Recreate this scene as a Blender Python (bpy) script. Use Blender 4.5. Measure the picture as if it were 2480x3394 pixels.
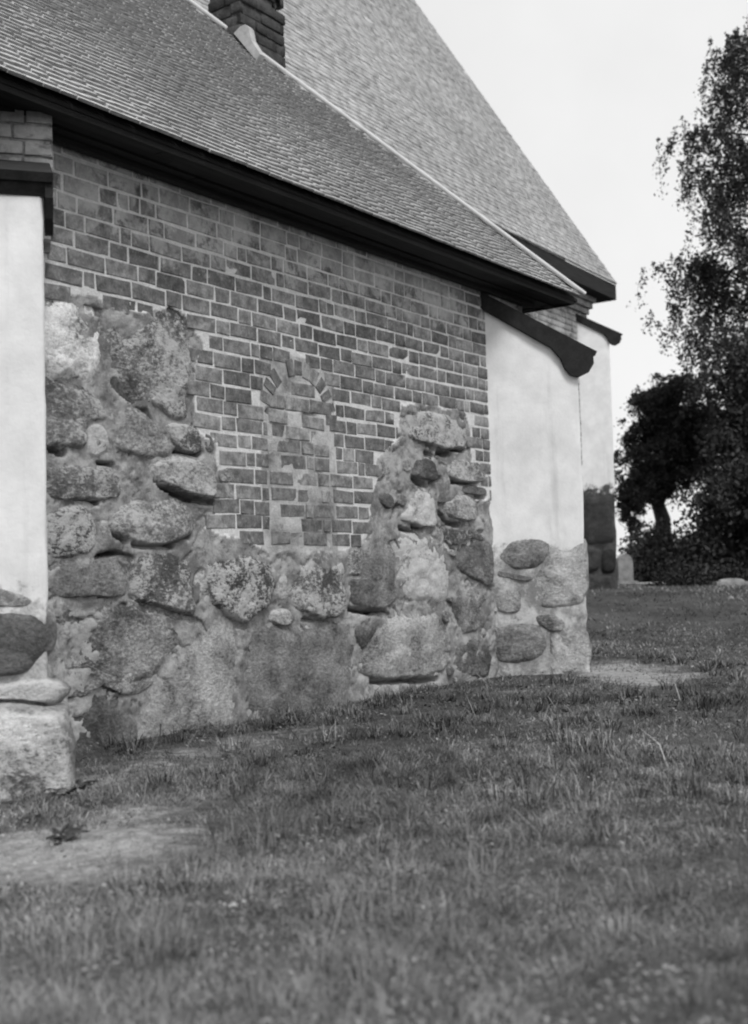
import bpy, math, random
import numpy as np
from mathutils import Matrix, Vector
random.seed(7); rng = np.random.default_rng(7)
for o in list(bpy.data.objects): bpy.data.objects.remove(o)
scn = bpy.context.scene; COL = scn.collection

# ------------------------------------------------------------------ camera
PW, PH, FPX, CAMH = 2480., 3394., 3818., 1.08
YAW, PIT, ROL = (math.radians(a) for a in (36.4, 3.0, 1.55))
F0 = np.array([-math.sin(YAW), math.cos(YAW), 0]); R0 = np.array([math.cos(YAW), math.sin(YAW), 0])
FW = F0*math.cos(PIT) + np.array([0, 0, math.sin(PIT)])
U0 = np.array([0, 0, math.cos(PIT)]) - F0*math.sin(PIT)
RT = math.cos(ROL)*R0 - math.sin(ROL)*U0; UP = math.sin(ROL)*R0 + math.cos(ROL)*U0
CP = np.array([0, 0, CAMH])
cam = bpy.data.cameras.new('camera'); camo = bpy.data.objects.new('camera', cam); COL.objects.link(camo)
M4 = Matrix.Identity(4)
for i in range(3): M4[i][0] = RT[i]; M4[i][1] = UP[i]; M4[i][2] = -FW[i]; M4[i][3] = CP[i]
camo.matrix_world = M4
cam.sensor_fit = 'HORIZONTAL'; cam.sensor_width = 36; cam.lens = FPX/PW*36
cam.clip_start = .05; cam.clip_end = 3000
cam.dof.use_dof = True; cam.dof.focus_distance = 9.0; cam.dof.aperture_fstop = 2.5
scn.camera = camo
scn.cycles.filter_width = 2.1                      # soft old lens

# ------------------------------------------------------------------ world, sun, exposure (hazy bright overcast, black and white film)
SUN_EL, SUN_AZ = math.radians(56), math.atan2(-0.48, 0.87)      # light comes from the +X -Y side
wd = bpy.data.worlds.new('World'); scn.world = wd; wd.use_nodes = True
nt = wd.node_tree; bg = nt.nodes['Background']
sky = nt.nodes.new('ShaderNodeTexSky'); sky.sky_type = 'NISHITA'; sky.sun_disc = False
sky.sun_elevation = SUN_EL; sky.sun_rotation = math.pi/2 - SUN_AZ
sky.air_density = 1.0; sky.dust_density = 5.0; sky.ozone_density = 1.0
bw = nt.nodes.new('ShaderNodeRGBToBW'); nt.links.new(sky.outputs[0], bw.inputs[0])
cl = nt.nodes.new('ShaderNodeMix'); cl.data_type = 'FLOAT'; cl.inputs[0].default_value = .8; cl.inputs[3].default_value = 10.0
cn = nt.nodes.new('ShaderNodeTexNoise'); cn.inputs['Scale'].default_value = 2.6; cn.inputs['Detail'].default_value = 5; cn.inputs['Roughness'].default_value = .55
cr = nt.nodes.new('ShaderNodeMapRange'); cr.inputs[1].default_value = .3; cr.inputs[2].default_value = .7; cr.inputs[3].default_value = 8.9; cr.inputs[4].default_value = 10.6
tc = nt.nodes.new('ShaderNodeTexCoord'); nt.links.new(tc.outputs['Generated'], cn.inputs['Vector']); nt.links.new(cn.outputs[0], cr.inputs[0]); nt.links.new(cr.outputs[0], cl.inputs[3])
nt.links.new(bw.outputs[0], cl.inputs[2]); nt.links.new(cl.outputs[0], bg.inputs[0])    # cloud veil evens the sky out
bg.inputs[1].default_value = 0.079
sl = bpy.data.lights.new('sun', 'SUN'); sl.energy = 1.5; sl.angle = math.radians(16)
so = bpy.data.objects.new('sun', sl); COL.objects.link(so)
sd = Vector((math.cos(SUN_AZ)*math.cos(SUN_EL), math.sin(SUN_AZ)*math.cos(SUN_EL), math.sin(SUN_EL)))
so.rotation_euler = sd.to_track_quat('Z', 'Y').to_euler(); so.location = (10, -10, 20)
vs = scn.view_settings; vs.view_transform = 'Standard'; vs.look = 'None'; vs.exposure = 0.42; vs.gamma = 1
vs.use_curve_mapping = False

# ------------------------------------------------------------------ helpers
def ray(x, y): return FW + (x-PW/2)/FPX*RT - (y-PH/2)/FPX*UP
def on_plane(x, y, O, n):
    d = ray(x, y); return CP + d*(np.dot(np.asarray(O)-CP, n)/np.dot(d, n))
def at_depth(x, y, Z): return CP + ray(x, y)*Z
def proj(P):
    d = np.asarray(P) - CP; Z = d @ FW
    return PW/2 + FPX*(d @ RT)/Z, PH/2 - FPX*(d @ UP)/Z, Z
def inpoly(x, y, poly):
    x = np.asarray(x, float); y = np.asarray(y, float); r = np.zeros(x.shape, bool); j = len(poly)-1
    for i in range(len(poly)):
        xi, yi = poly[i]; xj, yj = poly[j]
        c = ((yi > y) != (yj > y)) & (x < (xj-xi)*(y-yi)/((yj-yi) if yj != yi else 1e-9)+xi)
        r ^= c; j = i
    return r
def vnoise(x, y, seed=0):
    xi = np.floor(x).astype(np.int64); yi = np.floor(y).astype(np.int64); fx = x-xi; fy = y-yi
    fx = fx*fx*(3-2*fx); fy = fy*fy*(3-2*fy)
    def h(a, b):
        n = (a*374761393 + b*668265263 + seed*982451653) & 0xffffffff
        n = ((n ^ (n >> 13))*1274126177) & 0xffffffff
        return ((n ^ (n >> 16)) & 0xffff)/65535.
    return (h(xi, yi)*(1-fx)+h(xi+1, yi)*fx)*(1-fy) + (h(xi, yi+1)*(1-fx)+h(xi+1, yi+1)*fx)*fy
def fbm(x, y, oct=4, seed=0, gain=.5):
    x = np.asarray(x, float); y = np.asarray(y, float); s = 0; a = 1; t = 0
    for k in range(oct):
        s = s + a*vnoise(x*2**k+13.7*k, y*2**k+5.1*k, seed+k); t += a; a *= gain
    return s/t - .5
def smooth(a, b, x):
    t = np.clip((x-a)/(b-a), 0, 1); return t*t*(3-2*t)
def mesh_np(name, V, Fc, smooth_sh=False):
    V = np.asarray(V, np.float32); Fc = np.asarray(Fc, np.int32); me = bpy.data.meshes.new(name)
    n, k = Fc.shape
    me.vertices.add(len(V)); me.vertices.foreach_set('co', V.ravel())
    me.loops.add(n*k); me.loops.foreach_set('vertex_index', Fc.ravel())
    me.polygons.add(n); me.polygons.foreach_set('loop_start', np.arange(0, n*k, k, dtype=np.int32))
    try: me.polygons.foreach_set('loop_total', np.full(n, k, np.int32))
    except Exception: pass
    if smooth_sh: me.polygons.foreach_set('use_smooth', np.ones(n, bool))
    me.update(calc_edges=True); return me
def mesh_py(name, V, Fc, smooth_sh=False):
    me = bpy.data.meshes.new(name); me.from_pydata([tuple(map(float, v)) for v in V], [], Fc); me.update()
    if smooth_sh: me.polygons.foreach_set('use_smooth', [True]*len(me.polygons))
    return me
def link(name, me, mat=None, parent=None, **props):
    o = bpy.data.objects.new(name, me); COL.objects.link(o)
    if mat and me is not None and not me.materials: me.materials.append(mat)
    if parent: o.parent = parent
    for k, v in props.items(): o[k] = v
    return o
def empty(name, loc, label, cat, group=None):
    o = bpy.data.objects.new(name, None); COL.objects.link(o); o.location = loc; o.empty_display_size = .3
    o['label'] = label; o['category'] = cat
    if group: o['group'] = group
    return o
def keep(o, parent):      # parent without moving
    o.parent = parent
    p = parent; m = Matrix.Identity(4)
    while p: m = p.matrix_basis @ m if p.parent is None else p.matrix_parent_inverse @ p.matrix_basis @ m; p = p.parent
    o.matrix_parent_inverse = m.inverted(); return o
BOXF = [(0,1,3,2), (4,6,7,5), (0,4,5,1), (2,3,7,6), (0,2,6,4), (1,5,7,3)]
def box_pts(O, ex, ey, ez, a0, a1, b0, b1, c0, c1):
    O, ex, ey, ez = (np.asarray(v, float) for v in (O, ex, ey, ez))
    return [O+ex*a+ey*b+ez*c for a in (a0, a1) for b in (b0, b1) for c in (c0, c1)]
EX, EY, EZ = np.eye(3)
def box_obj(name, mat, parent, x0, x1, y0, y1, z0, z1, **p):
    return keep(link(name, mesh_py(name, box_pts((0,0,0), EX, EY, EZ, x0, x1, y0, y1, z0, z1), BOXF), mat, **p), parent)
def join_boxes(name, mat, parent, lst, **p):
    V = []; Fc = []
    for pts in lst:
        b = len(V); V += pts; Fc += [tuple(i+b for i in f) for f in BOXF]
    return keep(link(name, mesh_py(name, V, Fc), mat, **p), parent)
def prism(name, mat, parent, pts, O, ea, eb, en, w0, w1, **p):   # profile (a,b) extruded along en
    O, ea, eb, en = (np.asarray(v, float) for v in (O, ea, eb, en)); n = len(pts)
    V = [O+ea*a+eb*b+en*w for w in (w0, w1) for a, b in pts]
    Fc = [tuple(range(n))[::-1], tuple(range(n, 2*n))] + [(i, (i+1) % n, n+(i+1) % n, n+i) for i in range(n)]
    return keep(link(name, mesh_py(name, V, Fc), mat, **p), parent)
def tube(V, Fc, pts, rads, k=8):
    b0 = len(V); pts = [np.asarray(p, float) for p in pts]
    for i, p in enumerate(pts):
        d = pts[min(i+1, len(pts)-1)]-pts[max(i-1, 0)]; d = d/(np.linalg.norm(d)+1e-9)
        a = np.cross(d, [.3, .9, .2]); a /= np.linalg.norm(a); b = np.cross(d, a)
        for j in range(k):
            t = 2*math.pi*j/k; V.append(p+(a*math.cos(t)+b*math.sin(t))*rads[i])
    for i in range(len(pts)-1):
        for j in range(k):
            q = b0+i*k; Fc.append((q+j, q+(j+1) % k, q+k+(j+1) % k, q+k+j))

# ------------------------------------------------------------------ materials (all neutral grey)
def newmat(name):
    m = bpy.data.materials.new(name); m.use_nodes = True; t = m.node_tree
    b = t.nodes['Principled BSDF']; b.inputs['Roughness'].default_value = .9
    b.inputs['Specular IOR Level'].default_value = .2
    return m, t, b
class NB:
    def __init__(s, t): s.t = t; g = t.nodes.new('ShaderNodeNewGeometry'); s.g = g; s.pos = g.outputs['Position']
    def noise(s, scale, detail=4, rough=.6, vec=None, dist=0):
        n = s.t.nodes.new('ShaderNodeTexNoise'); n.inputs['Scale'].default_value = scale; n.inputs['Detail'].default_value = detail
        n.inputs['Roughness'].default_value = rough; n.inputs['Distortion'].default_value = dist
        s.t.links.new(vec or s.pos, n.inputs['Vector']); return n.outputs[0]
    def vor(s, scale, vec=None):
        n = s.t.nodes.new('ShaderNodeTexVoronoi'); n.inputs['Scale'].default_value = scale; s.t.links.new(vec or s.pos, n.inputs['Vector']); return n.outputs['Distance']
    def m(s, op, a, b=None, c=None):
        n = s.t.nodes.new('ShaderNodeMath'); n.operation = op
        for i, v in enumerate((a, b, c)):
            if v is None: continue
            if isinstance(v, (int, float)): n.inputs[i].default_value = v
            else: s.t.links.new(v, n.inputs[i])
        return n.outputs[0]
    def mr(s, v, a, b, c=0., d=1.):
        n = s.t.nodes.new('ShaderNodeMapRange'); n.interpolation_type = 'SMOOTHSTEP'; s.t.links.new(v, n.inputs[0])
        for i, q in enumerate((a, b, c, d)): n.inputs[i+1].default_value = q
        return n.outputs[0]
    def mix(s, f, a, b):
        n = s.t.nodes.new('ShaderNodeMix'); n.data_type = 'FLOAT'
        for i, v in ((0, f), (2, a), (3, b)):
            if isinstance(v, (int, float)): n.inputs[i].default_value = v
            else: s.t.links.new(v, n.inputs[i])
        return n.outputs[0]
    def xyz(s):
        n = s.t.nodes.new('ShaderNodeSeparateXYZ'); s.t.links.new(s.pos, n.inputs[0]); return n.outputs
    def scl(s, v):
        n = s.t.nodes.new('ShaderNodeMapping'); n.inputs['Scale'].default_value = v; s.t.links.new(s.pos, n.inputs[0]); return n.outputs[0]
    def rnd(s):
        o = s.t.nodes.new('ShaderNodeObjectInfo'); return s.m('FRACT', s.m('ADD', s.m('MULTIPLY', o.outputs['Random'], 7.31), s.m('MULTIPLY', s.g.outputs['Random Per Island'], 5.77)))
    def ocol(s):
        o = s.t.nodes.new('ShaderNodeObjectInfo'); n = s.t.nodes.new('ShaderNodeSeparateColor'); s.t.links.new(o.outputs['Color'], n.inputs[0]); return n.outputs
    def out(s, b, val, h=None, dist=.01, strength=.6):
        s.t.links.new(val, b.inputs['Base Color'])
        if h is not None:
            n = s.t.nodes.new('ShaderNodeBump'); n.inputs['Strength'].default_value = strength; n.inputs['Distance'].default_value = dist
            s.t.links.new(h, n.inputs['Height']); s.t.links.new(n.outputs[0], b.inputs['Normal'])
def mortar_val(q):
    a = q.noise(3.2, 8, .72, dist=.3); b = q.noise(11, 7, .75); c = q.noise(70, 3, .7)
    v = q.mix(q.mr(a, .38, .62), .17, .42); v = q.mix(q.mr(b, .54, .72), v, .52); v = q.mix(q.mr(b, .46, .30, 0, .85), v, .12)
    return q.m('MULTIPLY', v, q.mr(c, .2, .8, .9, 1.1)), b, c
def mk_mortar():
    m, t, b = newmat('lime_mortar'); q = NB(t); v, n1, n2 = mortar_val(q)
    pa_ = t.nodes.new('ShaderNodeAttribute'); pa_.attribute_name = 'pointing'
    v = q.mix(pa_.outputs['Fac'], v, q.m('MULTIPLY', q.mr(n1, .25, .75, .85, 1.12), q.mr(n2, .2, .8, .60, .78)))
    q.out(b, v, q.m('ADD', q.m('MULTIPLY', n1, 1.2), q.m('MULTIPLY', n2, .5)), .02, .7); return m
def mk_brick():
    m, t, b = newmat('brick'); q = NB(t); r = q.rnd(); z = q.xyz()[2]
    tone = q.mix(q.m('POWER', r, 1.6), .135, .27)
    n = q.noise(14, 4, .65); n2 = q.noise(55, 3, .7)
    v = q.m('MULTIPLY', tone, q.mr(n, .28, .72, .6, 1.45)); v = q.m('MULTIPLY', v, q.mr(n2, .2, .8, .75, 1.25)); v = q.m('MULTIPLY', v, q.mr(q.noise(1.2, 7, .7), .32, .68, .68, 1.25))
    mv, a1, a2 = mortar_val(q)
    sm = q.noise(3.1, 6, .72, dist=.5)                                   # smears of old mortar and plaster
    top = q.mr(z, 3.2, 3.62, 0, .17)
    f = q.mr(q.m('ADD', sm, top), .56, .68)
    f2 = q.mr(q.noise(22, 5, .7), .56, .72, 0, .4)
    v = q.mix(q.m('MAXIMUM', q.m('MULTIPLY', f, .85), f2), v, q.m('ADD', q.m('MULTIPLY', mv, .9), .16))
    q.out(b, v, q.m('ADD', n, q.m('MULTIPLY', n2, .6)), .008, .6); return m
def mk_stone():
    m, t, b = newmat('fieldstone'); q = NB(t); c = q.ocol()
    n1 = q.noise(2.6, 6, .68, dist=.3); n2 = q.noise(11, 8, .8); n3 = q.noise(90, 3, .7); n4 = q.noise(30, 5, .75, q.scl((1, 1, 1.7)))
    v = q.m('MULTIPLY', c[0], q.mr(n1, .32, .68, .6, 1.45))
    v = q.m('MULTIPLY', v, q.mr(n3, .2, .8, .78, 1.22)); v = q.m('MULTIPLY', v, q.mr(n4, .3, .7, .66, 1.34))
    lim = q.mr(c[1], .12, .5)
    li = q.m('ADD', q.m('ADD', q.m('MULTIPLY', n4, .5), q.m('MULTIPLY', n2, .5)), q.m('ADD', q.m('MULTIPLY', q.m('SUBTRACT', n1, .5), .45), q.m('MULTIPLY', c[1], .13)))
    v = q.mix(q.m('MULTIPLY', q.mr(li, .545, .63, 0, .9), lim), v, .58)
    dk = q.m('SUBTRACT', q.m('ADD', q.m('MULTIPLY', n4, .4), q.m('MULTIPLY', n1, .6)), q.m('MULTIPLY', c[2], .06))
    v = q.mix(q.mr(dk, .45, .36, 0, .75), v, .07)
    a = t.nodes.new('ShaderNodeAttribute'); a.attribute_name = 'rim'        # mortar lapped over the edges
    mv, a1, a2 = mortar_val(q)
    lap = q.mr(q.m('ADD', a.outputs['Fac'], q.m('MULTIPLY', q.m('SUBTRACT', q.noise(5.5, 6, .7), .5), .55)), .0, .13)
    v = q.mix(lap, mv, v)
    lo = q.noise(7, 6, .7)
    q.out(b, v, q.m('ADD', q.m('ADD', q.m('MULTIPLY', lo, 2.0), n2), q.m('ADD', q.m('MULTIPLY', n4, .8), q.m('MULTIPLY', n3, .3))), .03, .8); return m
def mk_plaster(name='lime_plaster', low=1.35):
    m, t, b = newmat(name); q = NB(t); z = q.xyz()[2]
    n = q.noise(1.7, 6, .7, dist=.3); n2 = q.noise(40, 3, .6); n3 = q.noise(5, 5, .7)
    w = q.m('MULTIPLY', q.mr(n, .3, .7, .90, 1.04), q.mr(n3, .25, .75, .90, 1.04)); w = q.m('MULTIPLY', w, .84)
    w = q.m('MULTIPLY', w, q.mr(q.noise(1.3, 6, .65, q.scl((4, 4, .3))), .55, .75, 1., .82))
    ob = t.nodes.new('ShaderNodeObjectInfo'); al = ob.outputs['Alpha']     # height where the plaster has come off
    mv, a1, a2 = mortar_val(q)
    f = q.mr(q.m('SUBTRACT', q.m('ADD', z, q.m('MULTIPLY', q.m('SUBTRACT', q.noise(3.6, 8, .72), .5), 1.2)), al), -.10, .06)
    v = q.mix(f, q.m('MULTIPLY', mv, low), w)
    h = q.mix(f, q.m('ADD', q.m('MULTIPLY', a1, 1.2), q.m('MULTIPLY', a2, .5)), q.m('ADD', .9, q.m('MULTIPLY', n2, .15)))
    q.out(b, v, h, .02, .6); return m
def mk_plain(name, val, var=.25, sc=8, bump=.004, rough=.9, stretch=None, island=0.):
    m, t, b = newmat(name); q = NB(t); vec = q.scl(stretch) if stretch else None
    n = q.noise(sc, 5, .65, vec); n2 = q.noise(sc*7, 3, .7, vec)
    v = q.m('MULTIPLY', q.mr(n, .25, .75, 1-var, 1+var), q.mr(n2, .2, .8, 1-var*.6, 1+var*.6)); v = q.m('MULTIPLY', v, val)
    if island: v = q.m('MULTIPLY', v, q.m('ADD', 1-island, q.m('MULTIPLY', q.rnd(), 2*island)))
    b.inputs['Roughness'].default_value = rough
    q.out(b, v, q.m('ADD', n, n2), bump, .6); return m
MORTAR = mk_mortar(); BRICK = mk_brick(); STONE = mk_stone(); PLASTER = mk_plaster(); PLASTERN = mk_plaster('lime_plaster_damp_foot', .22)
WOOD = mk_plain('tarred_wood', .026, .35, 5, .004, .8, (6, .4, 6), .25)
CAPW = mk_plain('tarred_cap_wood', .022, .35, 9, .003, .85)
FLASH = mk_plain('pale_metal', .62, .08, 6, .001, .6)
def mk_shingle():
    m, t, b = newmat('wood_shingle'); q = NB(t); r = q.rnd()
    n = q.noise(1.1, 5, .65); n2 = q.noise(30, 3, .7); n3 = q.noise(6, 4, .7)
    v = q.m('MULTIPLY', q.mix(r, .43, .53), q.mr(n, .3, .7, .78, 1.18)); v = q.m('MULTIPLY', v, q.mr(n2, .2, .8, .8, 1.2))
    v = q.mix(q.mr(n3, .62, .74, 0, .5), v, .12)
    q.out(b, v, n2, .003, .5); return m
SOOTM = mk_plain('sooty_mortar', .10, .4, 6, .01)
FLASHM = mk_plain('lime_fillet', .45, .2, 9, .006)
SHINGLE = mk_shingle(); ENDSHADE = mk_plain('shingle_end_grain_shade', .27, .3, 20, .002)  # row shadows put into the colour: butt faces darker than the shingle tops
def mk_farroof():
    m, t, b = newmat('far_shingle_roof'); q = NB(t); z = q.xyz()[2]
    n = q.noise(.5, 5, .6); n2 = q.noise(9, 5, .75); n3 = q.noise(2.2, 5, .7, q.scl((1, 2, .35)))
    isl = q.g.outputs['Random Per Island']; br = q.noise(1., 2, .5, q.scl((9, 7, 9)))
    v = q.m('MULTIPLY', .43, q.mr(n, .3, .7, .88, 1.1)); v = q.m('MULTIPLY', v, q.mr(n2, .25, .75, .88, 1.12)); v = q.m('MULTIPLY', v, q.mr(n3, .3, .7, .9, 1.1))
    v = q.m('MULTIPLY', v, q.mr(br, .3, .7, .9, 1.1)); v = q.m('MULTIPLY', v, q.m('ADD', .94, q.m('MULTIPLY', isl, .12)))
    q.out(b, v, n2, .02, .5); return m
FARROOF = mk_farroof()
def mk_ground():
    m, t, b = newmat('turf_soil'); q = NB(t)
    a = t.nodes.new('ShaderNodeAttribute'); a.attribute_name = 'bare'
    n = q.noise(.9, 6, .65); n2 = q.noise(12, 5, .75); n3 = q.noise(70, 3, .7)
    v = q.m('MULTIPLY', q.mix(q.mr(n, .35, .65), .045, .085), q.mr(n2, .25, .75, .6, 1.4))
    bare = q.m('MULTIPLY', q.mix(q.mr(n2, .3, .7), .2, .4), q.mr(n3, .2, .8, .7, 1.25))
    f = q.mr(q.m('ADD', a.outputs['Fac'], q.m('MULTIPLY', q.m('SUBTRACT', n2, .5), .9)), .1, .9)
    q.out(b, q.mix(f, v, bare), q.m('ADD', n2, q.m('MULTIPLY', n3, .4)), .03, .8); return m
GROUND = mk_ground()
def mk_grass():
    m, t, b = newmat('grass_blade'); q = NB(t); r = q.g.outputs['Random Per Island']
    n = q.noise(.55, 7, .75); n2 = q.noise(4.5, 5, .7)
    v = q.mix(q.m('POWER', r, 2.2), .055, .22)
    v = q.m('MULTIPLY', v, q.mr(n, .34, .66, .42, 1.7)); v = q.m('MULTIPLY', v, q.mr(n2, .32, .68, .5, 1.55))
    xy = q.xyz(); dd = q.m('SQRT', q.m('ADD', q.m('POWER', q.m('ADD', xy[0], 2.6), 2.), q.m('POWER', q.m('SUBTRACT', xy[1], 1.6), 2.)))     # light leak painted into the grass colour, paler around this point
    leak = q.m('MULTIPLY', q.mr(q.m('ADD', dd, q.m('MULTIPLY', q.m('SUBTRACT', n, .5), 2.5)), 3.3, .6), q.mr(n2, .3, .6, .6, 1.))
    v = q.mix(q.m('MULTIPLY', leak, .9), v, q.m('ADD', q.m('MULTIPLY', v, .7), .19))
    t.links.new(v, b.inputs['Base Color']); b.inputs['Roughness'].default_value = .7
    return m
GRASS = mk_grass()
def mk_leaf(name, lo, hi):
    m, t, b = newmat(name); q = NB(t); r = q.g.outputs['Random Per Island']
    v = q.m('MULTIPLY', q.mix(r, lo, hi), q.mr(q.noise(.8, 4, .6), .3, .7, .7, 1.3))
    t.links.new(v, b.inputs['Base Color']); b.inputs['Roughness'].default_value = .7; return m
LEAF = mk_leaf('leaf_dark', .018, .05); LEAFT = mk_leaf('leaf_birch', .025, .07); LEAFM = mk_leaf('leaf_mid', .03, .075); BARK = mk_plain('bark', .05, .4, 6, .02, .95, (3, 3, .6))
GRAVE = mk_plain('pale_gravestone', .30, .3, 6, .006)
PATHM = mk_plain('gravel_path', .42, .2, 5, .02)

# ------------------------------------------------------------------ ground
def patches(X, Y):
    X = np.asarray(X, float); Y = np.asarray(Y, float); m = np.zeros(np.broadcast(X, Y).shape)
    for cx, cy, ax, ay, rot, amp in BARE:
        dx = X-cx; dy = Y-cy; c, s = math.cos(rot), math.sin(rot)
        d = np.sqrt(((dx*c+dy*s)/ax)**2+((-dx*s+dy*c)/ay)**2)
        m = np.maximum(m, amp*smooth(1.55, .15, d+1.1*fbm(X*2.6, Y*2.6, 4, 55)))
    return m
def gz(X, Y):
    X = np.asarray(X, float); Y = np.asarray(Y, float); Z = X*F0[0]+Y*F0[1]
    return .6*smooth(11.8, 23, Z) + .05*fbm(X*.8, Y*.8, 3, 5)*smooth(-5.9, -4.5, X) + .025*fbm(X*3, Y*3, 2, 9)
def gpt(x, y):       # pixel to ground
    p = on_plane(x, y, (0, 0, 0), EZ)
    for _ in range(6): p = on_plane(x, y, (0, 0, float(gz(p[0], p[1]))), EZ)
    return p
BARE = []
_p = [gpt(*q) for q in ((260, 2830), (80, 2790), (2090, 2232), (560, 2560), (1750, 2290))]
FA = math.atan2(F0[1], F0[0])
_w = [(gpt(x, y), a) for x, y, a in ((330, 2590, .8), (480, 2545, .7), (640, 2500, .6), (820, 2460, .55), (1000, 2420, .4), (620, 2650, .5), (420, 2700, .7))]
BARE = [(p[0], p[1], .30, .28, FA, a) for p, a in _w] + [(_p[0][0], _p[0][1], .5, .5, FA, .9), (_p[1][0], _p[1][1], .3, .3, FA, .9), (_p[2][0], _p[2][1], 1.3, .62, FA, 1.), (_p[3][0], _p[3][1], .9, .25, 1.35, .6), (_p[4][0], _p[4][1], .5, .2, .8, .5)]
ax = np.concatenate([-np.geomspace(9, 900, 34)[::-1], np.linspace(-8.9, 9.9, 150), np.geomspace(10.1, 900, 34)])
ay = np.concatenate([-np.geomspace(2, 600, 26)[::-1], np.linspace(-1.8, 16, 150), np.geomspace(16.2, 1500, 60)])
gx, gy = np.meshgrid(ax, ay, indexing='ij'); GZ = gz(gx, gy)
nx, ny = gx.shape; idx = np.arange(nx*ny).reshape(nx, ny)
gf = np.stack([idx[:-1, :-1], idx[1:, :-1], idx[1:, 1:], idx[:-1, 1:]], -1).reshape(-1, 4)
gme = mesh_np('ground', np.stack([gx, gy, GZ], -1).reshape(-1, 3), gf, True)
at = gme.attributes.new('bare', 'FLOAT', 'POINT'); at.data.foreach_set('value', patches(gx, gy).ravel().astype(np.float32))
link('ground', gme, GROUND, kind='structure')

# ------------------------------------------------------------------ annex: frames and traced stones
WX = -5.95                        # wall plane
annex = empty('church_annex', (WX, 7.2, 0), 'low brick and fieldstone church annex with shingled hip roof between white corner buttresses', 'building')
WO = np.array([WX, 0, 0]); WN = EX
def wall_uv(pts): return [(lambda p: (p[1], p[2]))(on_plane(x, y, WO, WN)) for x, y in pts]
def cv(x0, y0, s): return lambda *p: [(x0+p[i]/s, y0+p[i+1]/s) for i in range(0, len(p), 2)]
cA = cv(0, 900, 2.065); cB = cv(0, 1600, 1.8356); cC = cv(700, 1700, 2.065); cD = cv(1300, 1600, 1.4); c8 = cv(1100, 1200, 2.753); cE = cv(0, 2200, 1.652); cN = cv(0, 0, 1)
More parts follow.
